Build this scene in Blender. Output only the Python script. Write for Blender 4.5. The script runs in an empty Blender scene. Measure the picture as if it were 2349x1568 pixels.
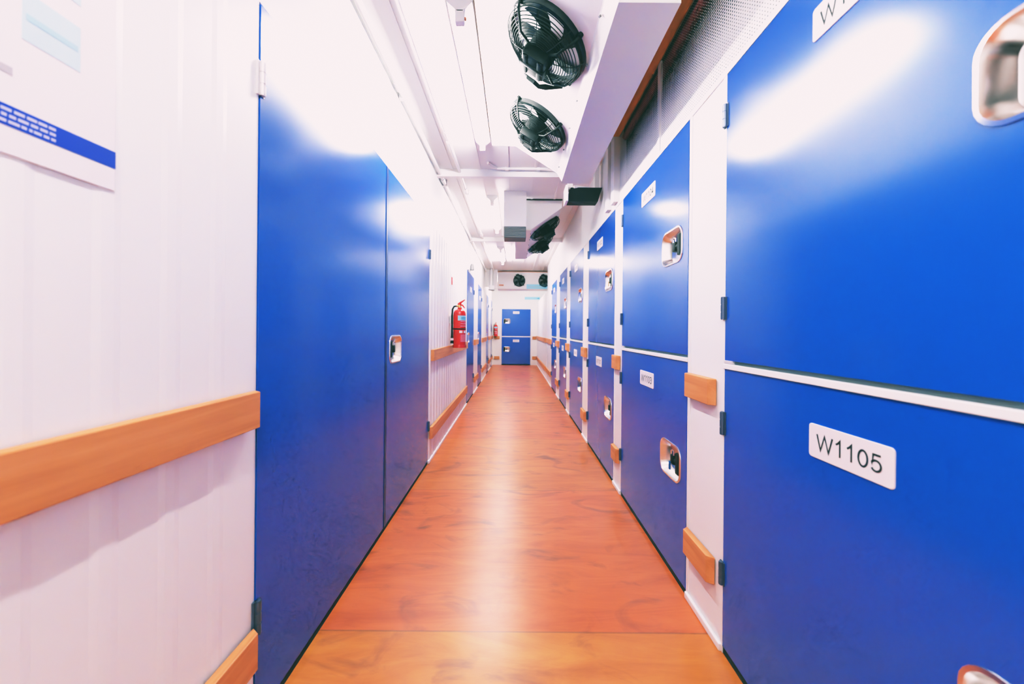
import bpy, bmesh, math, random
from mathutils import Vector, Matrix
random.seed(7)
D = bpy.data
SC = bpy.context.scene
COL = SC.collection
PI = math.pi

# ------------------------------------------------------------------ scale of the place (metres)
EYE = 1.2
XL, XR = -0.766, 0.792          # faces of the two long walls
YB, YE = -1.7, 12.9             # wall behind the camera, wall at the far end
DT = 2.17                       # top of doors and lockers
ZC = 2.76                       # ceiling

# ------------------------------------------------------------------ materials
def mat(name, color, rough=0.5, metal=0.0, spec=0.5, ior=1.5, bump=None, var=None, emit=None, coat=0.0):
    m = D.materials.new(name); m.use_nodes = True
    nt = m.node_tree; b = nt.nodes['Principled BSDF']
    b.inputs['Base Color'].default_value = (*color, 1)
    b.inputs['Roughness'].default_value = rough
    b.inputs['Metallic'].default_value = metal
    b.inputs['Specular IOR Level'].default_value = spec
    b.inputs['IOR'].default_value = ior
    if coat:
        b.inputs['Coat Weight'].default_value = coat
        b.inputs['Coat Roughness'].default_value = rough * .6
    if emit:
        b.inputs['Emission Color'].default_value = (*emit[0], 1)
        b.inputs['Emission Strength'].default_value = emit[1]
    tc = nt.nodes.new('ShaderNodeTexCoord')
    if var:                                   # gentle colour variation
        n = nt.nodes.new('ShaderNodeTexNoise'); n.inputs['Scale'].default_value = var[0]
        nt.links.new(tc.outputs['Object'], n.inputs['Vector'])
        mx = nt.nodes.new('ShaderNodeMix'); mx.data_type = 'RGBA'
        mx.inputs['A'].default_value = (*[c * (1 - var[1]) for c in color], 1)
        mx.inputs['B'].default_value = (*[min(1, c * (1 + var[1])) for c in color], 1)
        nt.links.new(n.outputs['Fac'], mx.inputs['Factor'])
        nt.links.new(mx.outputs['Result'], b.inputs['Base Color'])
    if bump:
        n = nt.nodes.new('ShaderNodeTexNoise'); n.inputs['Scale'].default_value = bump[0]
        n.inputs['Detail'].default_value = 2
        nt.links.new(tc.outputs['Object'], n.inputs['Vector'])
        bp = nt.nodes.new('ShaderNodeBump'); bp.inputs['Strength'].default_value = bump[1]
        bp.inputs['Distance'].default_value = bump[2]
        nt.links.new(n.outputs['Fac'], bp.inputs['Height'])
        nt.links.new(bp.outputs['Normal'], b.inputs['Normal'])
    return m

def wood_mat(name, c0, c1, c2, axis, rough):
    m = D.materials.new(name); m.use_nodes = True
    nt = m.node_tree; b = nt.nodes['Principled BSDF']; b.inputs['Roughness'].default_value = rough
    tc = nt.nodes.new('ShaderNodeTexCoord'); mp = nt.nodes.new('ShaderNodeMapping')
    mp.inputs['Scale'].default_value = {'x': (2, 30, 30), 'y': (30, 2, 30)}[axis]
    nt.links.new(tc.outputs['Object'], mp.inputs['Vector'])
    n = nt.nodes.new('ShaderNodeTexNoise'); n.inputs['Scale'].default_value = 1.0; n.inputs['Detail'].default_value = 5
    n.inputs['Distortion'].default_value = .6
    nt.links.new(mp.outputs['Vector'], n.inputs['Vector'])
    r = nt.nodes.new('ShaderNodeValToRGB')
    r.color_ramp.elements[0].position = .28; r.color_ramp.elements[0].color = (*c0, 1)
    r.color_ramp.elements[1].position = .72; r.color_ramp.elements[1].color = (*c2, 1)
    e = r.color_ramp.elements.new(.5); e.color = (*c1, 1)
    nt.links.new(n.outputs['Fac'], r.inputs['Fac']); nt.links.new(r.outputs['Color'], b.inputs['Base Color'])
    return m

def floor_mat():
    """varnished plywood sheets laid across the corridor, grain running across, dark figure in places"""
    m = D.materials.new('varnished_plywood'); m.use_nodes = True
    nt = m.node_tree; L = nt.links.new; b = nt.nodes['Principled BSDF']
    N = nt.nodes.new
    tc = N('ShaderNodeTexCoord')
    sp = N('ShaderNodeSeparateXYZ'); L(tc.outputs['Object'], sp.inputs['Vector'])
    def math_(op, a, bb=None, c=None):
        n = N('ShaderNodeMath'); n.operation = op
        for i, v in enumerate((a, bb, c)):
            if v is None: continue
            if isinstance(v, (int, float)): n.inputs[i].default_value = v
            else: L(v, n.inputs[i])
        return n.outputs[0]
    SHEET = 1.312
    t = math_('DIVIDE', math_('SUBTRACT', sp.outputs['Y'], 1.476), SHEET)
    idx = math_('FLOOR', t); fr = math_('FRACT', t)
    wn = N('ShaderNodeTexWhiteNoise'); wn.noise_dimensions = '1D'; L(math_('ADD', idx, 3.37), wn.inputs['W'])
    # fine grain
    cb = N('ShaderNodeCombineXYZ')
    L(math_('ADD', math_('MULTIPLY', sp.outputs['X'], 1.3), math_('MULTIPLY', wn.outputs['Value'], 31.)), cb.inputs['X'])
    L(math_('MULTIPLY', sp.outputs['Y'], 6.), cb.inputs['Y'])
    g = N('ShaderNodeTexNoise'); g.inputs['Scale'].default_value = 1.6; g.inputs['Detail'].default_value = 7
    g.inputs['Roughness'].default_value = .62; g.inputs['Distortion'].default_value = .9
    L(cb.outputs['Vector'], g.inputs['Vector'])
    # broad figure
    cb2 = N('ShaderNodeCombineXYZ')
    L(math_('ADD', math_('MULTIPLY', sp.outputs['X'], 1.9), math_('MULTIPLY', wn.outputs['Value'], 17.)), cb2.inputs['X'])
    L(math_('MULTIPLY', sp.outputs['Y'], 3.4), cb2.inputs['Y'])
    f = N('ShaderNodeTexNoise'); f.inputs['Scale'].default_value = 1.5; f.inputs['Detail'].default_value = 4
    f.inputs['Distortion'].default_value = 1.4; L(cb2.outputs['Vector'], f.inputs['Vector'])
    r1 = N('ShaderNodeValToRGB'); el = r1.color_ramp.elements
    el[0].position = .22; el[0].color = (.36, .075, .012, 1); el[1].position = .8; el[1].color = (.66, .205, .05, 1)
    e = el.new(.5); e.color = (.54, .135, .026, 1)
    L(g.outputs['Fac'], r1.inputs['Fac'])
    # sheet tint
    r2 = N('ShaderNodeValToRGB'); r2.color_ramp.interpolation = 'LINEAR'
    r2.color_ramp.elements[0].color = (1.08, .86, .90, 1); r2.color_ramp.elements[1].color = (1.06, 1.20, .95, 1)
    alt = math_('MULTIPLY', math_('ABSOLUTE', math_('MODULO', idx, 2.)), math_('ADD', .45, math_('MULTIPLY', math_('LESS_THAN', idx, 0.), .5)))
    L(alt, r2.inputs['Fac'])
    mul = N('ShaderNodeMix'); mul.data_type = 'RGBA'; mul.blend_type = 'MULTIPLY'; mul.inputs['Factor'].default_value = 1
    L(r1.outputs['Color'], mul.inputs['A']); L(r2.outputs['Color'], mul.inputs['B'])
    # knots / dark flame
    r3 = N('ShaderNodeValToRGB'); r3.color_ramp.elements[0].position = .55; r3.color_ramp.elements[0].color = (0, 0, 0, 1)
    r3.color_ramp.elements[1].position = .74; r3.color_ramp.elements[1].color = (1, 1, 1, 1)
    L(f.outputs['Fac'], r3.inputs['Fac'])
    dk = N('ShaderNodeMix'); dk.data_type = 'RGBA'; L(math_('MULTIPLY', r3.outputs['Color'], .8), dk.inputs['Factor'])
    L(mul.outputs['Result'], dk.inputs['A']); dk.inputs['B'].default_value = (.15, .035, .012, 1)
    # seam between sheets
    edge = math_('MINIMUM', fr, math_('SUBTRACT', 1., fr))
    seam = math_('LESS_THAN', edge, .0030)
    sm = N('ShaderNodeMix'); sm.data_type = 'RGBA'; L(math_('MULTIPLY', seam, .55), sm.inputs['Factor'])
    L(dk.outputs['Result'], sm.inputs['A']); sm.inputs['B'].default_value = (.16, .06, .02, 1)
    L(sm.outputs['Result'], b.inputs['Base Color'])
    b.inputs['Roughness'].default_value = .32
    b.inputs['Specular IOR Level'].default_value = .75
    bp = N('ShaderNodeBump'); bp.inputs['Strength'].default_value = .10; bp.inputs['Distance'].default_value = .004
    L(g.outputs['Fac'], bp.inputs['Height']); return m

def mesh_mat():
    """white perforated sheet: rows of round holes"""
    m = D.materials.new('perforated_sheet'); m.use_nodes = True
    nt = m.node_tree; L = nt.links.new; N = nt.nodes.new
    b = nt.nodes['Principled BSDF']; b.inputs['Base Color'].default_value = (.82, .83, .82, 1); b.inputs['Roughness'].default_value = .45
    tc = N('ShaderNodeTexCoord'); sp = N('ShaderNodeSeparateXYZ'); L(tc.outputs['Object'], sp.inputs['Vector'])
    def cell(o):
        a = N('ShaderNodeMath'); a.operation = 'MULTIPLY'; a.inputs[1].default_value = 1 / .013; L(o, a.inputs[0])
        f = N('ShaderNodeMath'); f.operation = 'FRACT'; L(a.outputs[0], f.inputs[0])
        s = N('ShaderNodeMath'); s.operation = 'SUBTRACT'; s.inputs[1].default_value = .5; L(f.outputs[0], s.inputs[0])
        p = N('ShaderNodeMath'); p.operation = 'MULTIPLY'; L(s.outputs[0], p.inputs[0]); L(s.outputs[0], p.inputs[1])
        return p.outputs[0]
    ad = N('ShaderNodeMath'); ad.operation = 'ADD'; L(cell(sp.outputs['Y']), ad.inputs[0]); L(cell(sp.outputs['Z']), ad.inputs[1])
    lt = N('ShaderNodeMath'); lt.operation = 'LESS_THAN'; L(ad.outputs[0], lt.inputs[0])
    mr = N('ShaderNodeMapRange'); mr.inputs['From Min'].default_value = 2.35; mr.inputs['From Max'].default_value = 2.60    # holes grow towards the top, to imitate the cooler's shadow there
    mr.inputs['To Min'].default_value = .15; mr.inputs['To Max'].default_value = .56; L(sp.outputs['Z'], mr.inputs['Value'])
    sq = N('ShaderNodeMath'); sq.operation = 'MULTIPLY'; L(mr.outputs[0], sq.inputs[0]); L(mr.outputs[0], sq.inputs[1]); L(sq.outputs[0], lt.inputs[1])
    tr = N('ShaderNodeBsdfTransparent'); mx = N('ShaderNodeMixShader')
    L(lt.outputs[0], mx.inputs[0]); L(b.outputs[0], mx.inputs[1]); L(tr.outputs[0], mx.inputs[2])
    L(mx.outputs[0], nt.nodes['Material Output'].inputs['Surface'])
    return m

M = {}
M['white'] = mat('white_wall_panel', (.83, .845, .835), .30, var=(1.3, .015))
M['ceil'] = mat('white_ceiling_panel', (.83, .845, .835), .45, var=(.8, .02))
M['trimw'] = mat('white_trim', (.84, .85, .845), .35)
M['blue'] = mat('blue_door_paint', (.000, .064, .41), .19, spec=.85, bump=(2.2, .05, .02))
M['blue_dark'] = mat('blue_edge', (.0, .018, .13), .35)
M['wood'] = wood_mat('bumper_timber', (.50, .165, .05), (.62, .225, .075), (.70, .29, .115), 'y', .45)
M['woodx'] = wood_mat('bumper_timber_across', (.42, .15, .045), (.56, .22, .07), (.64, .28, .10), 'x', .45)
M['beamw'] = wood_mat('timber_beam', (.62, .23, .055), (.72, .29, .08), (.80, .34, .11), 'y', .5)
M['chrome'] = mat('brushed_steel', (.80, .77, .76), .24, metal=1.0, bump=(60, .05, .002))
M['zinc'] = mat('zinc_hinge', (.12, .14, .22), .4, metal=.6)
M['hingew'] = mat('pale_hinge', (.62, .60, .62), .4, metal=.2)
M['black'] = mat('black_plastic', (.005, .006, .006), .5, spec=.3)
M['fanback'] = mat('grey_fan_throat', (.34, .34, .35), .5)
M['blackg'] = mat('black_gloss', (.008, .010, .010), .22)
M['gap'] = mat('shadow_gap', (.006, .007, .006), .8)
M['plate'] = mat('white_plate', (.80, .77, .79), .4)
M['ink'] = mat('black_ink', (.01, .01, .012), .6)
M['inkg'] = mat('grey_ink', (.45, .42, .45), .6)
M['casing'] = mat('white_cooler_casing', (.83, .84, .835), .38)
M['tray'] = mat('grey_tray', (.72, .77, .73), .35, bump=(40, .02, .002))
M['grey'] = mat('grey_louvre', (.13, .13, .14), .5, bump=(80, .1, .003))
M['red'] = mat('red_enamel', (.62, .006, .008), .22, spec=.6)
M['redlabel'] = mat('red_print', (.60, .02, .07), .4)
M['pinktext'] = mat('pale_print', (.72, .34, .42), .5)
M['brass'] = mat('brass_valve', (.62, .42, .16), .3, metal=.9)
M['lblue'] = mat('pale_blue_print', (.52, .68, .78), .5)
M['lblue2'] = mat('pale_blue_line', (.38, .58, .70), .5)
M['signblue'] = mat('sign_blue', (.34, .66, .86), .4)
M['arrow'] = mat('arrow_blue', (.03, .26, .48), .4)
M['band'] = mat('royal_blue_print', (.0, .026, .38), .4)
M['bandtxt'] = mat('pale_lilac_print', (.52, .52, .76), .5)
M['steelshelf'] = mat('grey_gap_strip', (.15, .17, .17), .5)
M['dark'] = mat('dark_void', (.018, .015, .014), .8)  # near-black colour stands in for the darkness of unlit spaces
M['redbox'] = mat('dull_red_crate', (.30, .03, .04), .6)
M['tube'] = mat('lit_tube', (1, .97, .97), .5, emit=((.95, 1.0, .985), 300.0))
M['keyblue'] = mat('blue_key_tag', (.0, .08, .30), .4)
M['keytan'] = mat('tan_key_tag', (.72, .50, .28), .5)
M['spot'] = mat('grey_lamp_head', (.20, .19, .20), .4)
M['copper'] = mat('copper_stub', (.62, .25, .14), .4)
M['floor'] = floor_mat()
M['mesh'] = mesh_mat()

# ------------------------------------------------------------------ shape helpers
def bm_(): return bmesh.new()

def box(bm, x0, x1, y0, y1, z0, z1, bev=0.0, seg=2):
    r = bmesh.ops.create_cube(bm, size=1)
    vs = r['verts']
    for v in vs:
        v.co = Vector(((x0 + x1) / 2 + v.co.x * (x1 - x0), (y0 + y1) / 2 + v.co.y * (y1 - y0), (z0 + z1) / 2 + v.co.z * (z1 - z0)))
    if bev:
        es = list({e for v in vs for e in v.link_edges})
        bmesh.ops.bevel(bm, geom=es, offset=bev, segments=seg, affect='EDGES', profile=.5)

def frame_of(d):
    d = d.normalized(); a = Vector((0, 0, 1)) if abs(d.z) < .9 else Vector((1, 0, 0))
    u = d.cross(a).normalized(); return u, d.cross(u).normalized()

def tube(bm, pts, r, seg=10, cap=True):
    """round bar through the points (r: a radius or one per point)"""
    pts = [Vector(p) for p in pts]; n = len(pts)
    rs = r if isinstance(r, (list, tuple)) else [r] * n
    rings = []
    u = None
    for i, p in enumerate(pts):
        d = (pts[min(i + 1, n - 1)] - pts[max(i - 1, 0)])
        if u is None: u, w = frame_of(d)
        else:
            dn = d.normalized(); u = (u - dn * u.dot(dn)).normalized(); w = dn.cross(u)
        rings.append([bm.verts.new(p + (u * math.cos(2 * PI * k / seg) + w * math.sin(2 * PI * k / seg)) * rs[i]) for k in range(seg)])
    for a, b in zip(rings, rings[1:]):
        for k in range(seg):
            bm.faces.new((a[k], a[(k + 1) % seg], b[(k + 1) % seg], b[k]))
    if cap:
        bm.faces.new(rings[0][::-1]); bm.faces.new(rings[-1])

def ring(bm, c, R, r, seg=40, sub=6, z=0):
    """torus around local z"""
    c = Vector(c); rings = []
    for i in range(seg):
        a = 2 * PI * i / seg; o = Vector((math.cos(a), math.sin(a), 0))
        rings.append([bm.verts.new(c + o * (R + r * math.cos(2 * PI * k / sub)) + Vector((0, 0, z + r * math.sin(2 * PI * k / sub)))) for k in range(sub)])
    for i in range(seg):
        a, b = rings[i], rings[(i + 1) % seg]
        for k in range(sub): bm.faces.new((a[k], b[k], b[(k + 1) % sub], a[(k + 1) % sub]))

def lathe(bm, prof, seg=32, c=(0, 0, 0)):
    """turn (radius, z) points about z"""
    c = Vector(c); rings = []
    for (r, z) in prof:
        if r < 1e-6: rings.append([bm.verts.new(c + Vector((0, 0, z)))])
        else: rings.append([bm.verts.new(c + Vector((r * math.cos(2 * PI * k / seg), r * math.sin(2 * PI * k / seg), z))) for k in range(seg)])
    for a, b in zip(rings, rings[1:]):
        for k in range(seg):
            k2 = (k + 1) % seg
            if len(a) == 1 and len(b) == 1: continue
            if len(a) == 1: bm.faces.new((a[0], b[k2], b[k]))
            elif len(b) == 1: bm.faces.new((a[k], a[k2], b[0]))
            else: bm.faces.new((a[k], a[k2], b[k2], b[k]))

def prism_y(bm, poly, y0, y1):
    """(x, z) outline pushed along y"""
    a = [bm.verts.new((x, y0, z)) for x, z in poly]; b = [bm.verts.new((x, y1, z)) for x, z in poly]
    n = len(poly)
    bm.faces.new(a); bm.faces.new(b[::-1])
    for i in range(n): bm.faces.new((a[i], b[i], b[(i + 1) % n], a[(i + 1) % n]))

def rrect(cx, cz, w, h, r, n=6):
    pts = []
    for (sx, sz, a0) in ((1, 1, 0), (-1, 1, PI / 2), (-1, -1, PI), (1, -1, 1.5 * PI)):
        for k in range(n + 1):
            a = a0 + PI / 2 * k / n
            pts.append((cx + sx * (w / 2 - r) + r * math.cos(a), cz + sz * (h / 2 - r) + r * math.sin(a)))
    return pts

def loft(bm, loops, cap_last=True, cap_first=False):
    rs = [[bm.verts.new(p) for p in l] for l in loops]
    n = len(rs[0])
    for a, b in zip(rs, rs[1:]):
        for k in range(n): bm.faces.new((a[k], a[(k + 1) % n], b[(k + 1) % n], b[k]))
    if cap_last: bm.faces.new(rs[-1])
    if cap_first: bm.faces.new(rs[0][::-1])

MESHES = {}
def done(bm, name, m, smooth=False):
    bmesh.ops.recalc_face_normals(bm, faces=bm.faces)
    me = D.meshes.new(name); bm.to_mesh(me); bm.free()
    me.materials.append(M[m] if isinstance(m, str) else m)
    if smooth:
        for p in me.polygons: p.use_smooth = True
        try: me.set_sharp_from_angle(angle=math.radians(35))
        except Exception: pass
    return me

def put(name, me, parent=None, loc=(0, 0, 0), rot=None, label=None):
    o = D.objects.new(name, me); COL.objects.link(o); o.location = loc
    if rot is not None: o.rotation_euler = rot
    if parent is not None: o.parent = parent
    if label: o['label'] = label
    return o

def obj(name, bm, m, parent=None, smooth=False, loc=(0, 0, 0), rot=None, label=None):
    return put(name, done(bm, name, m, smooth), parent, loc, rot, label)

def tag(o, label, cat, group=None):
    o['label'] = label; o['category'] = cat
    if group: o['group'] = group
    return o

def thing(name, label, cat, loc=(0, 0, 0), rotz=0, group=None):
    o = D.objects.new(name, None); COL.objects.link(o)
    o.location = loc; o.rotation_euler = (0, 0, rotz); o.empty_display_size = .1
    return tag(o, label, cat, group)

def struct(name, bm, m, smooth=False, parent=None):
    o = obj(name, bm, m, parent, smooth)
    if parent is None: o['kind'] = 'structure'
    return o

# ------------------------------------------------------------------ the setting
b = bm_(); box(b, -1.2, 2.4, YB - .1, YE + .1, -.12, 0); struct('floor', b, 'floor')
b = bm_(); box(b, -1.2, 2.4, YB - .1, YE + .1, ZC, ZC + .1)
for k in range(6):                                       # shallow standing seams between the ceiling sheets
    x = -.62 + k * .27
    box(b, x - .012, x + .012, YB, YE, ZC - .006, ZC + .01)
struct('ceiling', b, 'ceil')
b = bm_(); box(b, -1.2, 2.4, YB - .1, YB, 0, ZC); struct('wall_back', b, 'white')
b = bm_(); box(b, -1.2, -.44, YE, YE + .1, 0, 1.94); struct('wall_end', b, 'white')
b = bm_(); box(b, .56, 2.4, YE, YE + .1, 0, 1.94); struct('wall_end', b, 'white')
b = bm_(); box(b, -1.2, 2.4, YE, YE + .1, 1.94, ZC); struct('wall_end', b, 'white')
b = bm_(); box(b, -1.2, 2.4, YE + .1, YE + .16, 0, ZC); struct('wall_end', b, 'dark')

def ribbed(bm, side, y0, y1, z0, z1, pitch=.13, depth=.003, back=.06):
    """profiled sheet: flat fields with raised trapezoid ribs, seen from the corridor"""
    xf = XL if side < 0 else XR
    pts = [(xf, y0)]; y = y0 + .03
    while y + .05 < y1:
        pts += [(xf, y), (xf - side * depth, y + .014), (xf - side * depth, y + .036), (xf, y + .05)]
        y += pitch
    pts.append((xf, y1))
    bk = [(xf + side * back, y1), (xf + side * back, y0)]
    poly = pts + bk
    lo = [bm.verts.new((x, y, z0)) for x, y in poly]; hi = [bm.verts.new((x, y, z1)) for x, y in poly]
    n = len(poly)
    for i in range(n): bm.faces.new((lo[i], lo[(i + 1) % n], hi[(i + 1) % n], hi[i]))
    bm.faces.new(lo); bm.faces.new(hi)

def left_wall(y0, y1, rib=True, dep=.003):
    b = bm_()
    if rib: ribbed(b, -1, y0, y1, 0, DT, depth=.002 if y0 < 1 else .008)
    else:
        box(b, XL - .06, XL, y0, y1, 0, DT)
        for y in (y0 + .012, y1 - .012): box(b, XL - .01, XL + .003, y - .012, y + .012, 0, DT)
    struct('wall_left', b, 'white')

def right_wall(y0, y1, rib=False, top=DT):
    b = bm_()
    if rib: ribbed(b, 1, y0, y1, 0, top)
    else:
        box(b, XR, XR + .06, y0, y1, 0, top)
        for y in (y0 + .012, y1 - .012): box(b, XR - .003, XR + .01, y - .012, y + .012, 0, top)
    struct('wall_right', b, 'white')

LW = [(YB, 1.10, True), (3.305, 5.96, True), (6.93, 7.70, False), (8.57, 9.97, True), (10.85, 11.9, False), (12.5, YE, False)]
for a in LW: left_wall(*a)
b = bm_(); box(b, XL - .06, XL, YB, YE, DT, ZC); struct('wall_left', b, 'white')           # plain band above the doors
b = bm_(); box(b, XL - .16, XL - .10, YB, YE, 0, ZC); struct('wall_left', b, 'dark')       # added dark backing behind the doors, stops light leaks

LOCK = [(.36, 1.388), (1.683, 2.714), (2.926, 3.96), (4.27, 5.26), (5.585, 6.46), (6.94, 7.83)]
POST = [(YB, .36), (1.388, 1.683), (2.714, 2.926), (3.96, 4.27), (5.26, 5.585), (6.46, 6.94), (7.83, 8.97)]
for a in POST: right_wall(*a)
right_wall(9.04, YE, True)
b = bm_(); box(b, XR + .02, XR + .06, 8.97, 9.04, 0, DT); struct('wall_right', b, 'white')
b = bm_(); box(b, XR + .10, XR + .16, YB, 8.97, 0, DT); struct('wall_right', b, 'dark')    # added dark backing behind the lockers, stops light leaks
b = bm_(); box(b, XR + .06, 2.4, YB, 2.88, DT - .02, DT); struct('wall_right', b, 'dark')     # the lids of the units, coloured dark for the unlit space
b = bm_(); box(b, XR + .06, 2.4, 2.88, YE, DT - .02, DT); struct('wall_right', b, 'trimw')
b = bm_(); box(b, XR + .04, 1.75, YB, 2.86, ZC - .04, ZC - .002); struct('ceiling', b, 'dark')  # dark slab added to darken the space behind the screen
b = bm_(); box(b, XR, XR + .06, 2.86, 8.97, DT, ZC); struct('wall_right', b, 'white')       # solid band above the units
for y in (2.86, 3.05):
    b = bm_(); box(b, XR - .035, XR, y, y + .09, DT + .03, ZC); struct('trim_1', b, 'trimw')
b = bm_(); box(b, XR + .06, 2.4, 8.90, 8.97, DT, ZC); struct('wall_right', b, 'white')
b = bm_(); box(b, 2.30, 2.4, YB, YE, DT, ZC); struct('wall_right', b, 'white')
b = bm_(); box(b, 1.75, 1.80, YB, 2.86, DT, ZC); struct('wall_right', b, 'dark')  # wall coloured dark as if unlit, behind the screen
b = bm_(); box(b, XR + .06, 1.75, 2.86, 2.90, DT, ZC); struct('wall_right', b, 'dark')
# perforated screen over the first units, in two sheets, with its frame
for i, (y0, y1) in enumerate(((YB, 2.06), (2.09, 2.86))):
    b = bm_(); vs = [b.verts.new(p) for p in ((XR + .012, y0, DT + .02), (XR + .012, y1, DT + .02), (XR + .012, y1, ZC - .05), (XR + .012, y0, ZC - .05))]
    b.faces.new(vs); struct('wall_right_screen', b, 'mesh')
b = bm_(); box(b, XR + .004, XR + .02, 2.06, 2.09, DT + .02, ZC - .05); struct('trim_2', b, 'trimw')
b = bm_(); box(b, XR - .004, XR + .03, YB, 8.97, DT - .004, DT + .022); struct('trim_3', b, 'trimw')       # header over the lockers
b = bm_(); box(b, .695, XR + .005, YB, 2.86, ZC - .06, ZC - .001, .004); struct('trim_4', b, 'beamw')   # timber at the ceiling

# skirtings on the white pieces only
for (y0, y1, r) in LW:
    b = bm_(); box(b, XL, XL + .016, y0 + .005, y1 - .005, 0, .028, .005); struct('baseboard_left', b, 'trimw')
for (y0, y1) in POST + [(9.04, YE)]:
    b = bm_(); box(b, XR - .014, XR, y0 + .005, y1 - .005, 0, .03, .005); struct('baseboard_right', b, 'trimw')

# cross beams under the ceiling
for y, x1 in ((3.62, .70), (6.24, XR)):
    b = bm_(); box(b, XL, x1, y - .025, y + .025, ZC - .07, ZC); struct('ceiling_beam', b, 'trimw')
b = bm_(); box(b, -.545, -.455, 9.56, 9.62, 2.27, ZC); struct('trim_5', b, 'trimw')
b = bm_(); box(b, XL, -.545, 9.56, 9.62, 2.32, ZC); struct('trim_6', b, 'trimw')
# conduits under the ceiling, with couplings
def conduit(x, z, r, label, joints):
    t = thing('ceiling_conduit', label, 'conduit', (x, 0, z))
    b = bm_(); tube(b, [(0, YB + .005, 0), (0, YE - .005, 0)], r, 12); obj('pipe', b, 'trimw', t, True)
    for y in joints:
        b = bm_(); tube(b, [(0, y - .04, 0), (0, y + .04, 0)], r * 1.35, 12); obj('coupling', b, 'trimw', t, True)
        b = bm_(); box(b, -r * 1.5, r * 1.5, y + .1, y + .13, -r * 1.1, ZC - z); obj('clip', b, 'trimw', t)
conduit(XL + .03, 2.715, .017, 'white conduit in the angle between left wall and ceiling', (.9, 2.3, 3.75, 5.2, 7.0, 9.2))
conduit(-.545, 2.735, .014, 'white conduit on the ceiling between left wall and tube lights', (1.3, 2.9, 4.05, 5.9, 7.6))

# ------------------------------------------------------------------ storage units
CW, CH, CR = .225, .165, .045          # recessed handle: width, height, corner radius
def panel(W, z0, z1, x0=0., hole=None, th=.03):
    """door sheet with a rounded opening for its handle; front at y = 0, facing -y"""
    b = bm_()
    outer = [b.verts.new((x, 0, z)) for x, z in ((x0, z0), (x0 + W, z0), (x0 + W, z1), (x0, z1))]
    eds = [b.edges.new((outer[i], outer[(i + 1) % 4])) for i in range(4)]
    if hole:
        inn = [b.verts.new((x, 0, z)) for x, z in rrect(hole[0], hole[1], CW - .004, CH - .004, CR)]
        inn = [v for i, v in enumerate(inn) if i == 0 or (v.co - inn[i - 1].co).length > 1e-6]
        eds += [b.edges.new((inn[i], inn[(i + 1) % len(inn)])) for i in range(len(inn))]
    bmesh.ops.triangle_fill(b, use_beauty=True, use_dissolve=False, edges=eds)
    r = bmesh.ops.extrude_face_region(b, geom=b.faces[:])
    for v in [g for g in r['geom'] if isinstance(g, bmesh.types.BMVert)]: v.co.y += th
    return b

def handle_meshes(side):
    key = ('handle', side)
    if key in MESHES: return MESHES[key]
    b = bm_()
    def lp(w, h, r, y): return [(x, y, z) for x, z in rrect(0, 0, w, h, r)]
    loft(b, [lp(CW + .014, CH + .014, CR + .007, 0), lp(CW + .012, CH + .012, CR + .006, -.004), lp(CW - .004, CH - .004, CR - .002, -.005),
             lp(CW - .014, CH - .014, CR - .005, .004), lp(CW - .036, CH - .036, CR - .012, .042), lp(CW - .05, CH - .05, CR - .016, .045)])
    pan = done(b, 'handle_pan', 'chrome', True)
    b = bm_(); box(b, side * .052, side * .088, -.0, .043, -.052, .052, .006) if side > 0 else box(b, -.088, -.052, 0, .043, -.052, .052, .006)
    slot = done(b, 'latch_slot', 'black')
    b = bm_(); box(b, -.018, .018, .006, .045, -.024, .024, .006)
    tube(b, [(0, .02, 0), (side * .06, .02, 0)], .012, 12); lock = done(b, 'lock_body', 'black', True)
    b = bm_(); tube(b, [(-.014, .012, .024), (-.014, .012, .040), (.0, .012, .047), (.014, .012, .040), (.014, .012, .024)], .0045, 8)
    hasp = done(b, 'hasp', 'chrome', True)
    MESHES[key] = (pan, slot, lock, hasp); return MESHES[key]

def handle(parent, x, z, side, keytag=None):
    pan, slot, lock, hasp = handle_meshes(side)
    h = put('handle', pan, parent, (x, 0, z))
    put('latch_slot', slot, h); put('padlock', lock, h); put('hasp', hasp, h)
    if keytag:
        b = bm_(); box(b, -.007, .007, -.004, .004, -.05, -.008, .003); obj('key_tag', b, keytag, h, loc=(0, -.002, 0))

def hinge(parent, x, z, m='zinc', h=.085):
    b = bm_(); tube(b, [(x, -.006, z - h / 2), (x, -.006, z + h / 2)], .008, 10)
    for k in (-1, 0, 1): tube(b, [(x, -.006, z + k * h / 3 - h * .14), (x, -.006, z + k * h / 3 + h * .14)], .0092, 10)
    box(b, x - .014, x + .014, -.003, .004, z - h / 2, z + h / 2)
    obj('hinge', b, m, parent, True)

def arc(cx, cz, rx, rz, a0, a1, n=12):
    return [(cx + rx * math.cos(math.radians(a0 + (a1 - a0) * k / n)), cz + rz * math.sin(math.radians(a0 + (a1 - a0) * k / n))) for k in range(n + 1)]
GLYPH = {   # strokes on a body 1 high: (width, strokes)
    'W': (1.30, [[(.05, 1), (.34, .0), (.65, .97), (.96, .0), (1.25, 1)]]),
    '1': (.70, [[(.12, .74), (.27, .84), (.41, 1.0), (.41, 0)]]),
    '0': (.72, [arc(.36, .5, .28, .46, 90, 450, 28)]),
    '5': (.72, [[(.62, .95), (.18, .95), (.11, .46)] + arc(.34, .34, .29, .30, 145, -150, 18)]),
    '3': (.72, [arc(.34, .73, .24, .23, 165, -75, 12) + arc(.34, .28, .28, .25, 80, -165, 14)]),
    '4': (.72, [[(.50, 0), (.50, .98), (.05, .27), (.68, .27)]]),
    '6': (.72, [[(.62, .78)] + arc(.38, .66, .25, .30, 60, 165, 8) + arc(.36, .32, .27, .28, 175, 535, 24)]),
    '2': (.72, [arc(.34, .70, .25, .25, 170, -35, 12) + [(.09, .05), (.64, .05)]]),
}
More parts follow.
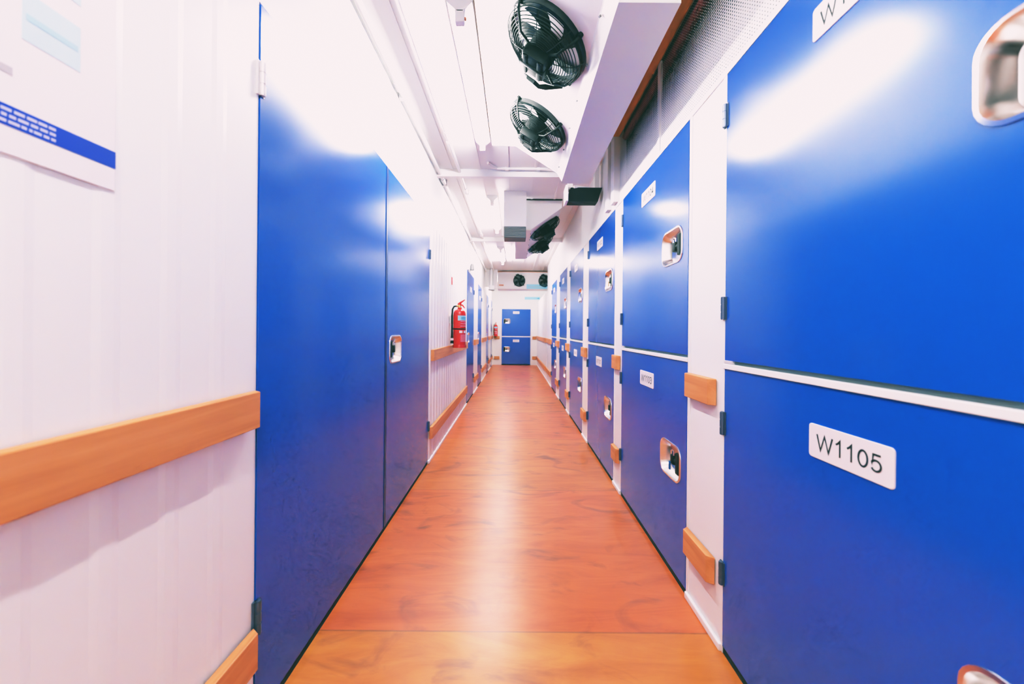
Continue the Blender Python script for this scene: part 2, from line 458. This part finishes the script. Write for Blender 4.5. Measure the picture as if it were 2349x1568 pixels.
def text_mesh(s, height, width):
    key = ('txt', s)
    if key in MESHES: return MESHES[key]
    b = bm_(); x = 0; hw = .062
    for ch in s:
        w, strokes = GLYPH[ch]
        for st in strokes:
            st = [Vector((x + p[0], 0, p[1])) for p in st]; closed = (st[0] - st[-1]).length < 1e-4
            n = len(st); L_, R_ = [], []
            for i, p in enumerate(st):
                a = st[i - 1] if i else (st[-2] if closed else None); c = st[i + 1] if i < n - 1 else (st[1] if closed else None)
                d0 = (p - a).normalized() if a is not None else (c - p).normalized(); d1 = (c - p).normalized() if c is not None else d0
                n0 = Vector((-d0.z, 0, d0.x)); n1 = Vector((-d1.z, 0, d1.x)); m = n0 + n1
                m = m.normalized() if m.length > 1e-3 else n0
                k = hw / max(.38, m.dot(n0))
                L_.append(b.verts.new(p + m * k)); R_.append(b.verts.new(p - m * k))
            for i in range(n - 1): b.faces.new((L_[i], L_[i + 1], R_[i + 1], R_[i]))
        x += w + .09
    xs = [v.co.x for v in b.verts]; x0, x1 = min(xs), max(xs)
    for v in b.verts: v.co = Vector(((v.co.x - (x0 + x1) / 2) / (x1 - x0) * width, -.0004, (v.co.z - .5) * height))
    MESHES[key] = done(b, 'number_text', 'ink'); return MESHES[key]

def plate(parent, x, z, number=None, w=.222, h=.087, marks=True):
    key = ('plate', w, h)
    if key not in MESHES:
        b = bm_()
        lp = lambda y, g=0: [(px, y, pz) for px, pz in rrect(0, 0, w - g, h - g, .009, 4)]
        loft(b, [lp(0), lp(-.0022), lp(-.003, .002)]); MESHES[key] = done(b, 'number_plate', 'plate')
    p = put('number_plate', MESHES[key], parent, (x, 0, z))
    if number:
        put('number_text', text_mesh(number, .0390, .172), p, (0, -.0032, 0))
    elif marks:
        b = bm_()
        for k in range(5): box(b, -.078 + k * .034, -.056 + k * .034, -.0036, -.0028, -.018, .018)
        obj('number_text', b, 'inkg', p)

def storage(name, label, cat, loc, rotz, W, z0, z1, side, handle_z, plate_z=None, number=None, hinge_z=(), key=None, group=None, gap_shade=True, marks=True, inset=.066):
    """one unit: blue door, its handle, hinges, number plate and the dark gap under it. side: +1 handle at x = W, -1 at x = 0"""
    t = thing(name, label, cat, loc, rotz, group)
    hx = W - inset - CW / 2 if side > 0 else inset + CW / 2
    obj('door', panel(W - .006, z0, z1, .003, (hx, handle_z)), 'blue', t)
    handle(t, hx, handle_z, side, key)
    if plate_z: plate(t, W * .5, plate_z, number, marks=marks)
    for hz in hinge_z: hinge(t, .0 if side > 0 else W, hz)
    if gap_shade:
        b = bm_(); box(b, .003, W - .003, .004, .034, 0.0, z0 - .002); obj('gap_shade_strip', b, 'gap', t)  # black strip stands in for the shade in the gap under the door
    return t

F = .004                                   # doors stand this proud of the white posts
RNAME = [('W1105', 'W1106'), ('W1103', 'W1104'), ('W1101', 'W1102'), None, None, None]
ORD = ['nearest', 'second', 'third', 'fourth', 'fifth', 'sixth and farthest']
for i, (y0, y1) in enumerate(LOCK):
    W = y1 - y0; loc = (XR - F, y1, 0); nm = RNAME[i]
    lo = {0: 'large blue lower locker on the right, its white plate reading W1105',
          1: 'blue lower locker on the right, its small plate reading W1103'}.get(i, 'blue lower locker on the right wall, %s along from the viewer' % ORD[i])
    up = {0: 'large pale reflecting blue upper locker directly above W1105',
          1: 'blue upper locker on the right, directly above the W1103 locker'}.get(i, 'blue upper locker on the right wall, %s along from the viewer' % ORD[i])
    storage('storage_locker', lo, 'locker', loc, -PI / 2, W, .030, 1.062, 1, .56, .92, nm[0] if nm else None, (.30, .86), 'keyblue' if i == 1 else None, 'lower lockers along the right wall', inset=.060 if i == 0 else .066)
    u = storage('storage_locker', up, 'locker', loc, -PI / 2, W, 1.096, DT - .008, 1, 1.625, 2.011, nm[1] if nm else None, (1.29, 2.01), 'keytan' if i == 2 else None, 'upper lockers along the right wall', gap_shade=False, inset=.046 if i == 0 else .066)
    b = bm_(); box(b, .003, W - .003, .010, .034, 1.062, 1.096); obj('gap_strip', b, 'steelshelf', u)
    b = bm_(); box(b, .0, W, -.006, .010, 1.064, 1.083, .002); obj('sill', b, 'trimw', u)
    b = bm_(); box(b, .002, .05, -.003, .012, 1.083, 1.096, .002); obj('sill_stop', b, 'hingew', u)
# two lockers across the far end
loc = (-.44, YE - .012, 0)
t = storage('storage_locker', 'blue lower locker set into the far end wall, down at floor', 'locker', loc, 0, 1.0, .030, .965, -1, .545, .84, None, (), None, 'lockers in the far end wall')
t = storage('storage_locker', 'blue upper locker set into the far end wall, above another locker', 'locker', loc, 0, 1.0, 1.003, 1.936, -1, 1.52, 1.82, None, (), None, 'lockers in the far end wall', gap_shade=False)
b = bm_(); box(b, 0, 1.0, -.002, .01, .968, 1.0); obj('sill', b, 'trimw', t)

# walk-in units on the left
def leftunit(y0, y1, label, hz=1.075):
    return storage('storage_unit', label, 'storage unit', (XL + F, y0, 0), PI / 2, y1 - y0, .030, DT - .006, -1, hz, 1.9, None, (.35, 1.9), group='walk-in units along the left wall', marks=False)
t = thing('storage_unit', 'huge blue double-door storage unit nearest on the left', 'storage unit', (XL + F, 1.10, 0), PI / 2, 'walk-in units along the left wall')
W1, W2 = 1.10, 2.205
obj('door', panel(W1 - .008, .030, DT - .006, .003), 'blue', t)
hx = W1 + .066 + CW / 2
obj('door', panel(W2 - W1 - .006, .030, DT - .006, W1 + .003, (hx, 1.075)), 'blue', t)
handle(t, hx, 1.075, -1)
b = bm_(); box(b, W1 - .016, W1 + .014, -.003, .02, .03, DT - .01, .001); obj('meeting_strip', b, 'blue_dark', t)
for z, m in ((1.94, 'hingew'), (.34, 'zinc')): hinge(t, .003, z, m, .10)
for z in (1.87, .34): hinge(t, W2 - .002, z, 'zinc', .085)
b = bm_(); box(b, .003, W2 - .003, .004, .034, 0, .029); obj('gap_shade_strip', b, 'gap', t)  # black strip for the shade in the gap under both leaves
leftunit(5.97, 6.925, 'blue walk-in unit on the left just past the large extinguisher')
leftunit(7.705, 8.565, 'blue walk-in unit on the left, second past the large extinguisher')
leftunit(9.975, 10.845, 'narrow-looking blue unit on the left, third past the large extinguisher')
leftunit(11.905, 12.495, 'sliver of blue unit on the left next to the end wall')

# ------------------------------------------------------------------ timber bumper rails
def rail_y(side, y0, y1, z0, z1, label, group, base=0.008):
    xw = (XL + base) if side < 0 else (XR - .003 - base)
    d = .028; b = bm_()
    xa, xb = (xw, xw + d) if side < 0 else (xw - d, xw)
    box(b, xa, xb, y0, y1, z0, z1, .003, 2)
    # ends cut back at a slant
    for v in b.verts:
        if abs(v.co.x - (xb if side < 0 else xa)) < .008:
            if v.co.y < y0 + .012: v.co.y += .016
            elif v.co.y > y1 - .012: v.co.y -= .016
    cy, cz = (y0 + y1) / 2, (z0 + z1) / 2
    for v in b.verts: v.co -= Vector((xw, cy, cz))
    o = obj('bumper_rail', b, 'wood', loc=(xw, cy, cz)); tag(o, label, 'bumper rail', group)
UP, LOW = (.914, 1.018), (.216, .322)
rail_y(-1, YB + .02, 1.085, *UP, 'long thick upper timber rail on the near white wall at left', 'timber rails on the left wall')
rail_y(-1, YB + .02, 1.085, *LOW, 'lower timber rail on the near white wall, low at left', 'timber rails on the left wall')
rail_y(-1, 3.37, 5.86, *UP, 'upper timber rail under the large extinguisher on ribbed wall', 'timber rails on the left wall')
rail_y(-1, 3.33, 5.86, *LOW, 'lower timber rail below the large extinguisher, close to floor', 'timber rails on the left wall')
LN = ['white post past the first blue unit behind the large extinguisher', 'white wall past the second blue unit behind the extinguisher', 'white post past the third blue unit on the left', 'last white strip on the left by the end wall']
for (y0, y1), n in zip(((6.97, 7.66), (8.61, 9.93), (10.89, 11.86), (12.52, 12.82)), LN):
    rail_y(-1, y0, y1, *UP, 'upper timber rail, ' + n, 'timber rails on the left wall', 0.004)
    rail_y(-1, y0, y1, *LOW, 'lower timber rail, ' + n, 'timber rails on the left wall', 0.004)
RN = ['white post between W1105 and W1103', 'white post on far side of W1103', 'third white post along the right', 'fourth white post along the right', 'fifth white post along the right', 'last wide white panel on the right']
for k, n in enumerate(RN):
    y0, y1 = POST[k + 1]
    w = y1 - y0
    a0, a1 = y0 + .055 * min(1, w / .3), y1 - .01
    rail_y(1, a0, a1, *UP, 'upper timber bumper block, ' + n, 'timber bumper blocks on the right posts', 0.0)
    rail_y(1, a0, a1, *LOW, 'lower timber bumper block, ' + n, 'timber bumper blocks on the right posts', 0.0)
rail_y(1, 9.1, 12.8, *UP, 'upper timber rail on far ribbed right wall before the end', 'timber bumper blocks on the right posts', 0.008)
rail_y(1, 9.1, 12.8, *LOW, 'lower timber rail on far ribbed right wall before the end', 'timber bumper blocks on the right posts', 0.008)
for x0, x1, s in ((-.70, -.51, 'left'), (.625, .755, 'right')):
    for z, w in ((UP, 'upper'), (LOW, 'lower')):
        z0, z1 = z[0] - .02, z[1] - .02
        b = bm_(); box(b, -(x1 - x0) / 2, (x1 - x0) / 2, -.025, 0, -(z1 - z0) / 2, (z1 - z0) / 2, .005)
        o = obj('bumper_rail', b, 'woodx', loc=((x0 + x1) / 2, YE, (z0 + z1) / 2))
        tag(o, '%s dark timber block on end wall, %s of the end lockers' % (w, s), 'bumper rail', 'timber blocks on the end wall')

# ------------------------------------------------------------------ coolers under the ceiling
def fan(parent, c, n, R=.205, spin=0.0):
    """black axial fan with a wire guard: ring, blades, guard, motor, mounting arms"""
    n = Vector(n).normalized()
    yv = Vector((0, 1, 0)) if abs(n.y) < .9 else Vector((0, 0, 1))
    xv = yv.cross(n).normalized(); yv = n.cross(xv)
    Mx = Matrix((xv, yv, n)).transposed().to_4x4(); Mx.translation = Vector(c)
    def fin(bm, name, m, par, smooth=True):
        bm.transform(Mx); return obj(name, bm, m, par, smooth)
    b = bm_()
    lathe(b, [(R * .97, -.045), (R * .93, -.03), (R * .93, .012), (R * .98, .030), (R * 1.06, .026), (R * 1.08, .004), (R * 1.08, -.004), (R * .97, -.045)], 48)
    f = fin(b, 'fan', 'blackg', parent)
    b = bm_(); lathe(b, [(0, -.03), (R * .94, -.03), (R * .94, -.028)], 40); fin(b, 'fan_back', 'fanback', f)
    for k in range(5):                                     # swept blades, a slab each
        b = bm_(); a0 = 2 * PI * k / 5 + spin; rows = []
        for i in range(7):
            r = R * (.26 + .64 * i / 6); sw = .35 * (i / 6) ** 1.5
            row = []
            for j in range(5):
                a = a0 + sw + (j / 4 - .5) * (.98 + .1 * i / 6)
                row.append(Vector((r * math.cos(a), r * math.sin(a), .002 + .026 * (j / 4 - .5))))
            rows.append(row)
        V = [[b.verts.new(p) for p in row] for row in rows]; V2 = [[b.verts.new(p + Vector((0, 0, -.003))) for p in row] for row in rows]
        for i in range(6):
            for j in range(4):
                b.faces.new((V[i][j], V[i + 1][j], V[i + 1][j + 1], V[i][j + 1])); b.faces.new((V2[i][j], V2[i][j + 1], V2[i + 1][j + 1], V2[i + 1][j]))
        fin(b, 'blade', 'blackg', f)
    b = bm_()                                              # wire guard, domed
    dome = lambda r: .028 + .066 * math.sqrt(max(0, 1 - (r / (R * 1.05)) ** 2.4))
    for i in range(13):
        r = R * (.34 + .69 * i / 12); ring(b, (0, 0, dome(r)), r, .0024, 48, 5)
    for k in range(8):
        a = 2 * PI * k / 8 + .2
        tube(b, [(r * math.cos(a), r * math.sin(a), dome(r)) for r in [R * q for q in (.30, .5, .7, .85, .97, 1.06)]], .0024, 6)
    fin(b, 'wire_guard', 'black', f)
    b = bm_(); lathe(b, [(R * .36, -.02), (R * .36, .075), (R * .33, .092), (0, .094)], 28)
    q = R * .32
    box(b, -q, q, -q, q, .088, .15, .012)
    box(b, -q * 1.05, q * 1.05, -q * .16, q * .16, .12, .158, .004)
    for s in (-1, 1): box(b, s * q * .62 - .012, s * q * .62 + .012, -q * .9, q * .9, .148, .155, .002)
    fin(b, 'motor', 'black', f)
    for k in range(4):
        b = bm_(); a = PI / 4 + k * PI / 2
        cs, sn = math.cos(a), math.sin(a)
        tube(b, [(R * .3 * cs, R * .3 * sn, .09), (R * .7 * cs, R * .7 * sn, .098), (R * 1.03 * cs, R * 1.03 * sn, .045), (R * 1.12 * cs, R * 1.12 * sn, .008)], .0062, 8)
        lathe(b, [(0, .018), (.011, .016), (.012, 0)], 12, (R * 1.12 * cs, R * 1.12 * sn, 0))
        fin(b, 'mounting_arm', 'black', f)
    # the capped cable that hangs off the guard
    b = bm_(); tube(b, [(R * .42, R * .98, .075), (R * .22, R * .80, .105), (R * .02, R * .78, .11), (R * -.10, R * .96, .095), (R * -.22, R * 1.10, .06), (R * -.42, R * 1.08, .04), (R * -.62, R * .98, .02)], [.005, .010, .011, .011, .015, .009, .012], 8)
    fin(b, 'cable', 'black', f)
    return f

def cooler(label, prof, y0, y1, tray, slope, fan_ys, fan_t=.45, R=.205):
    t = thing('ceiling_cooler', label, 'cooler', (0, y0, 0)); o = Vector((0, y0, 0))
    b = bm_(); prism_y(b, prof, 0, y1 - y0)
    bmesh.ops.bevel(b, geom=b.edges[:], offset=.004, segments=1, affect='EDGES'); obj('casing', b, 'casing', t)
    b = bm_(); prism_y(b, tray, -.006, y1 - y0 + .006); obj('drip_tray', b, 'tray', t)
    (xa, za), (xb, zb) = slope
    n = Vector((za - zb, 0, xb - xa)); n = n if n.z < 0 else -n
    c0 = Vector((xa + (xb - xa) * fan_t, 0, za + (zb - za) * fan_t))
    for y in fan_ys: fan(t, c0 + Vector((0, y - y0, 0)), n, R, .3 + y)
    for k in range(6):                                    # screws along the lip
        b = bm_(); y = (y1 - y0) * (k + .5) / 6
        tube(b, [(xb, y, zb - .012), (xb - .006, y, zb - .018)], .005, 8)
        obj('screw', b, 'spot', t)
    return t
Z = lambda zp: EYE + zp
t1 = cooler('white sloping two-fan cooler nearest the viewer, grey tray on its right', [(-.20, ZC - .002), (-.20, Z(1.535)), (0, Z(1.535)), (.345, Z(1.315)), (.385, Z(1.236)), (.60, Z(1.236)), (.60, ZC - .002)], 1.39, 3.085,
       [(.385, Z(1.236)), (.378, Z(1.228)), (.60, Z(1.228)), (.612, Z(1.228)), (.612, Z(1.25)), (.60, Z(1.25)), (.60, Z(1.236))], ((0, Z(1.535)), (.345, Z(1.315))), (1.846, 2.577))
b = bm_(); box(b, .602, .607, .0, 1.69, Z(1.24), Z(1.30)); obj('tray_edge', b, 'trimw', t1)
t2 = cooler('white cooler further along, black fans on its right slope', [(.0, ZC - .002), (.0, Z(1.20)), (.19, Z(1.20)), (.555, Z(1.46)), (.555, ZC - .002)], 4.4, 6.17,
       [(.0, Z(1.19)), (.19, Z(1.19)), (.19, Z(1.20)), (.0, Z(1.20))], ((.555, Z(1.46)), (.19, Z(1.20))), (4.78, 5.6), .5)
b = bm_(); box(b, .0, .555, -.012, -.002, ZC - .014, ZC - .002); obj('top_gap', b, 'black', t2)
t = thing('ceiling_cooler', 'long white cooler across the far end with two black fans facing us', 'cooler', (0, 9.66, 0))
b = bm_(); box(b, -.45, 1.7, 0, .45, Z(1.08), Z(1.515), .008); obj('casing', b, 'casing', t)
b = bm_(); box(b, -.45, 1.7, -.012, 0, Z(1.46), Z(1.515)); obj('top_flange', b, 'trimw', t)
b = bm_(); box(b, -.45, 1.7, .0, .42, Z(1.515), Z(1.535)); obj('dark_gap', b, 'copper', t)
for x in (.115, .77): fan(t, (x, 0, Z(1.295)), (0, -1, 0), .145, .7)
b = bm_(); box(b, -.41, -.29, -.05, 0, Z(1.16), Z(1.19), .004); obj('bracket', b, 'copper', t)

# boxes hanging between the coolers
t = thing('hanging_box', 'black box with slanted face hanging at far end of nearest cooler', 'hanging box', (.63, 3.32, Z(1.2)))
b = bm_(); vs = []
for (y, dx) in ((0, 0), (.16, 0)):
    vs.append([b.verts.new((x + dx, y + (.05 if z < 0 and y == 0 else 0), z)) for x, z in ((-.135, .085), (.145, .085), (.118, -.022), (-.155, -.022))])
loft(b, [[v.co.copy() for v in vs[0]], [v.co.copy() for v in vs[1]]], True, True)
for l in vs:
    for v in l: b.verts.remove(v)
obj('front_cover', b, 'black', t)
b = bm_(); box(b, -.18, -.157, .0, .16, -.035, .11, .004); obj('side_plate', b, 'trimw', t)
for x in (-.15, .09):
    b = bm_(); box(b, x, x + .04, .05, .12, .085, ZC - Z(1.2)); obj('hanger', b, 'trimw', t)
b = bm_(); tube(b, [(-.11, -.0, .09), (-.03, .02, .095), (.06, .03, .085)], .012, 8); obj('cable', b, 'trimw', t, True)
t = thing('duct_box', 'tall white ceiling box with a dark grey louvred lower front', 'duct box', (0, 4.14, Z(1.2)))
b = bm_(); box(b, -.132, .122, 0, .20, -.04, ZC - Z(1.2), .004); obj('casing', b, 'casing', t)
b = bm_(); box(b, -.128, .120, -.006, .19, -.166, -.04, .006)
for k in range(6): box(b, -.120, .112, -.010, -.004, -.160 + k * .020, -.151 + k * .020)
obj('louvre', b, 'grey', t)
b = bm_(); box(b, -.15, -.132, .02, .06, -.14, -.03); obj('terminal_strip', b, 'trimw', t)
# cable duct bent under the first beam
t = thing('cable_duct', 'thin white bent duct below ceiling before the first beam', 'duct', (0, 3.55, ZC - .012))
b = bm_(); tube(b, [(-.26, -.12, .0), (-.18, .0, .0), (.28, .0, .0), (.38, .03, .0)], .013, 8); obj('duct', b, 'trimw', t, True)
for x in (-.1, .2):
    b = bm_(); box(b, x, x + .03, -.016, .016, -.016, .012); obj('clip', b, 'trimw', t)

# ------------------------------------------------------------------ fluorescent battens
LN = ['overhead behind the viewer', 'beside the nearest cooler', 'beside the tall white ceiling box', 'just before the far end cooler', 'beyond the far end cooler']
for k, y in enumerate((-.85, 1.75, 4.30, 6.92, 10.6)):
    t = thing('tube_light', 'lit white fluorescent tube light on ceiling, ' + LN[k], 'tube light', (-.27, y, 2.66), 0, 'tube lights along the ceiling')
    b = bm_(); prism_y(b, [(-.012, .03), (-.06, .072), (-.06, ZC - 2.66), (.06, ZC - 2.66), (.06, .072), (.012, .03)], -.02, 1.27); obj('housing', b, 'trimw', t)
    b = bm_(); tube(b, [(0, .02, 0), (0, 1.23, 0)], .014, 14); obj('tube', b, 'tube', t, True)
    for yy in (-.005, 1.235):
        b = bm_(); box(b, -.022, .022, yy - .015, yy + .02, -.02, .04, .006); obj('lamp_holder', b, 'trimw', t)
    b = bm_(); lathe(b, [(0, 0), (.007, .002), (.007, .012), (0, .014)], 10, (.024, .0, 0)); obj('starter', b, 'copper', t, True)

# ------------------------------------------------------------------ fire extinguishers
def extinguisher(label, loc, rotz, s=1.0, wall=PI, hosea=-115):
    """front faces local +x; wall behind at -x"""
    t = thing('fire_extinguisher', label, 'fire extinguisher', loc, rotz, 'red fire extinguishers')
    t.scale = (s, s, s)
    r = .073
    b = bm_(); lathe(b, [(0, .03), (r * .97, .03), (r, .045), (r, .385), (r * .97, .41), (r * .82, .432), (r * .5, .446), (.024, .452), (.024, .47), (0, .47)], 36); obj('cylinder', b, 'red', t, True)
    b = bm_(); lathe(b, [(r * .9, .032), (r * 1.06, .036), (r * 1.08, .030), (r * 1.08, .002), (r * 1.04, 0), (r * .9, .004)], 36); obj('base_ring', b, 'red', t, True)
    hd = Vector((math.cos(math.radians(hosea)), math.sin(math.radians(hosea)), 0)); hp = lambda r_, z_: hd * r_ + Vector((0, 0, z_))
    b = bm_(); tube(b, [(0, 0, .465), (0, 0, .505)], [.02, .016], 14); tube(b, [hp(0, .487), hp(.04, .487)], .011, 10)
    obj('valve', b, 'brass', t, True)
    b = bm_()
    for (p, q, w) in (((-.02, .518), (.095, .556), .011), ((-.012, .508), (.052, .498), .010)):
        tube(b, [(p[0], 0, p[1]), (.03, 0, (p[1] + q[1]) / 2 - .004), (q[0], 0, q[1])], [w, w, w * .55], 8)
    tube(b, [(.052, 0, .498), (.095, 0, .462)], [.009, .006], 8); box(b, -.024, .018, -.013, .013, .500, .526, .003)
    obj('lever', b, 'red', t, True)
    b = bm_(); tube(b, [hp(.035, .487), hp(.065, .482), hp(.084, .45), hp(.089, .38), hp(.088, .25), hp(.088, .14), hp(.090, .05)], [.009, .0095, .010, .0105, .011, .013, .018], 12); obj('hose', b, 'black', t, True)
    b = bm_(); lathe(b, [(r + .0005, .212), (r + .004, .214), (r + .004, .224), (r + .0005, .226)], 36); obj('strap', b, 'black', t, True)
    b = bm_(); box(b, .072, .108, -.018, .018, .085, .112, .004); obj('hose_clip', b, 'plate', t, rot=(0, 0, math.radians(hosea)))
    def patch(name, m, a0, a1, z0, z1, dr=.0008, par=t):
        b = bm_(); n = 10
        lo = [b.verts.new(((r + dr) * math.cos(a0 + (a1 - a0) * k / n), (r + dr) * math.sin(a0 + (a1 - a0) * k / n), z0)) for k in range(n + 1)]
        hi = [b.verts.new((v.co.x, v.co.y, z1)) for v in lo]
        for k in range(n): b.faces.new((lo[k], lo[k + 1], hi[k + 1], hi[k]))
        return obj(name, b, m, par, True)
    A = lambda d: math.radians(d)
    lb = patch('blue_label', 'signblue', A(-52), A(48), .318, .375)
    for z in (.348, .332): patch('label_line', 'arrow', A(-22), A(40), z, z + .008, .0014, lb)
    for z in (.302, .276, .250): patch('text_line', 'pinktext', A(-28), A(45), z, z + .007)
    patch('pictogram', 'plate', A(-38), A(-8), .172, .200); patch('pictogram', 'plate', A(4), A(30), .172, .200)
    lb = patch('instruction_label', 'redlabel', A(-30), A(45), .068, .165)
    for k in range(6): patch('text_line', 'pinktext', A(-24), A(38), .075 + k * .014, .081 + k * .014, .0014, lb)
    b = bm_(); box(b, .07, .117, -.02, .02, .28, .38, .003); obj('wall_bracket', b, 'trimw', t, rot=(0, 0, wall))
    return t
extinguisher('large red fire extinguisher with black hose above the left timber rail', (-.646, 4.36, .992), -PI / 4, 1.0, PI * 1.25)
extinguisher('small-looking red fire extinguisher at far end, left of end lockers', (-.64, 12.795, 1.0), -PI / 2, .86)
o = None
b = bm_(); box(b, 0, .003, -.05, .05, -.065, .065, .001); o = obj('fire_sign', b, 'plate', loc=(XL + .0031, 4.49, 1.805)); tag(o, 'small red and white safety sign on the wall above the large extinguisher', 'sign')
b = bm_(); box(b, .003, .0038, -.046, .046, -.06, .035); obj('red_field', b, 'red', o)

# ------------------------------------------------------------------ notices
t = thing('notice_board', 'white notice with royal blue band on the near left wall', 'notice', (XL + .001, .704, 1.457))
b = bm_(); box(b, 0, .004, -.72, 0, 0, .62, .001); obj('board', b, 'plate', t)
b = bm_(); box(b, .004, .0046, -.72, 0, .042, .074); bd = obj('blue_band', b, 'band', t)
b = bm_(); rr = random.Random(3)
for row in range(3):
    y = -.092
    while y > -.66:
        w = rr.uniform(.004, .013); box(b, .0046, .0049, y - w, y, .0465 + row * .0088, .0510 + row * .0088); y -= w + rr.uniform(.0015, .003)
        if -.165 < y + w / 2 < -.150: y -= .01
obj('text_line', b, 'bandtxt', bd)
for (z0, z1) in ((.185, .262), (.30, .385)):
    b = bm_(); box(b, .004, .0046, -.135, -.058, z0, z1); bl = obj('pale_blue_field', b, 'lblue', t)
    b = bm_(); box(b, .0046, .005, -.13, -.062, (z0 + z1) / 2 - .006, (z0 + z1) / 2 + .004); obj('text_line', b, 'lblue2', bl)
b = bm_(); box(b, .004, .0046, -.30, -.145, .12, .132); obj('text_line', b, 'inkg', t)

def arrow_sign(label, x0, x1, z0, z1, y):
    W, H = x1 - x0, z1 - z0
    t = thing('direction_sign', label, 'sign', (x0, y, z0), 0)
    b = bm_(); box(b, 0, W, -.006, 0, 0, H, .001); obj('board', b, 'signblue', t)
    b = bm_(); rr = random.Random(5); x = W * .08
    while x < W * .74:
        w = rr.uniform(.02, .05); box(b, x, x + w, -.0072, -.006, H * .38, H * .56); x += w + .012
    obj('text_line', b, 'lblue2', t)
    b = bm_(); ym = H * .5
    box(b, W * .80, W * .90, -.0074, -.006, ym - H * .06, ym + H * .06)
    vs = [b.verts.new(p) for p in ((W * .88, -.0074, ym - H * .24), (W * .95, -.0074, ym), (W * .88, -.0074, ym + H * .24))]; b.faces.new(vs)
    obj('arrow', b, 'arrow', t)
arrow_sign('pale blue arrow sign across the bottom of the far end cooler', .305, .847, Z(1.085), Z(1.205), 9.655)
arrow_sign('pale blue arrow sign on the end wall above the end lockers', .35, .88, Z(1.078), Z(1.168), YE)

# small fittings high on the left
t = thing('emergency_lamp', 'small grey lamp head on bracket, high on left wall', 'lamp', (XL, 6.0, Z(1.01)))
b = bm_(); box(b, 0, .02, -.05, .05, -.04, .06, .004); tube(b, [(.0, 0, .03), (.05, 0, .03)], .008, 8); obj('bracket', b, 'trimw', t)
b = bm_(); lathe(b, [(0, .06), (.022, .058), (.03, .03), (.034, -.04), (0, -.045)], 16, (.072, 0, 0)); obj('lamp_head', b, 'spot', t, True)
b = bm_(); tube(b, [(.05, .0, -.04), (.03, -.02, -.07)], .004, 6); obj('cable', b, 'spot', t)
t = thing('exit_light', 'small white light box with dark underside, high at far left', 'light box', (-.59, 9.3, Z(1.0)))
b = bm_(); box(b, -.07, .07, 0, .06, .02, .13, .006); obj('casing', b, 'trimw', t)
b = bm_(); box(b, -.08, .08, -.01, .06, 0, .02, .003); obj('lens', b, 'spot', t)
b = bm_(); box(b, -.02, .02, .02, .05, .13, ZC - Z(1.0)); obj('stem', b, 'trimw', t)
t = thing('junction_box', 'small brownish junction box on white panel at far left', 'junction box', (-.60, 9.518, 2.235))
b = bm_(); box(b, -.07, .07, 0, .04, .01, .09, .004); obj('casing', b, 'trimw', t)
b = bm_(); box(b, -.06, .06, -.005, .035, -.02, .01, .003); obj('glands', b, 'copper', t)
b = bm_(); tube(b, [(.05, .02, .085), (.05, .02, ZC - 2.235 - .001)], .01, 8); obj('stem', b, 'trimw', t)
b = bm_(); tube(b, [(0, -1.0, 0), (0, 1.0, 0)], .024, 14); o = obj('pipe', b, 'redbox', None, True, (XR + .05, 1.85, ZC - .066)); tag(o, 'dull red pipe seen dimly behind the perforated screen above the lockers', 'pipe')


# ------------------------------------------------------------------ camera
FPX = 850.0
cam = D.cameras.new('camera'); co = D.objects.new('camera', cam); COL.objects.link(co)
cam.sensor_fit = 'HORIZONTAL'; cam.sensor_width = 36.0; cam.lens = FPX * 36 / 2349
cam.shift_x = -5.5 / 2349; cam.shift_y = -26.5 / 2349
cam.clip_start = .02; cam.clip_end = 60
co.matrix_world = Matrix.Translation((0, 0, EYE)) @ (Matrix.Rotation(PI / 2, 4, 'X') @ Matrix.Rotation(.009, 4, 'Z'))
cam.dof.use_dof = True; cam.dof.focus_distance = 2.2; cam.dof.aperture_fstop = 2.4
SC.camera = co

# ------------------------------------------------------------------ surroundings and tone
w = D.worlds.new('world'); SC.world = w; w.use_nodes = True
w.node_tree.nodes['Background'].inputs['Color'].default_value = (.9, .92, 1, 1); w.node_tree.nodes['Background'].inputs['Strength'].default_value = .3
vs = SC.view_settings
vs.view_transform = 'Standard'; vs.look = 'None'; vs.exposure = 0.0; vs.gamma = 1.0
vs.use_curve_mapping = True
cm = vs.curve_mapping
cm.use_clip = False
lo = (.005, .0165, .0125); hi = (.950, .875, .885)
for i in range(3):
    c = cm.curves[i]; a, h = lo[i], hi[i]
    c.points[0].location = (0, a); c.points[-1].location = (1.6, h)
    toe = ((.06, .030), (.14, .105), (.25, .275)) if i == 0 else ((.06, .055), (.2, .235))
    for x, f in toe + ((.5, .64), (.8, .875), (1.15, .97)): c.points.new(x, a + (h - a) * f)
cm.extend = 'HORIZONTAL'
cm.update()
cy = SC.cycles
cy.max_bounces = 7; cy.diffuse_bounces = 5; cy.glossy_bounces = 4; cy.transparent_max_bounces = 6
cy.use_adaptive_sampling = True; cy.adaptive_threshold = .1; cy.adaptive_min_samples = 12
cy.sample_clamp_indirect = 8.0; cy.caustics_reflective = False; cy.caustics_refractive = False
cy.use_denoising = True
cy.use_light_tree = False
cy.light_sampling_threshold = .02
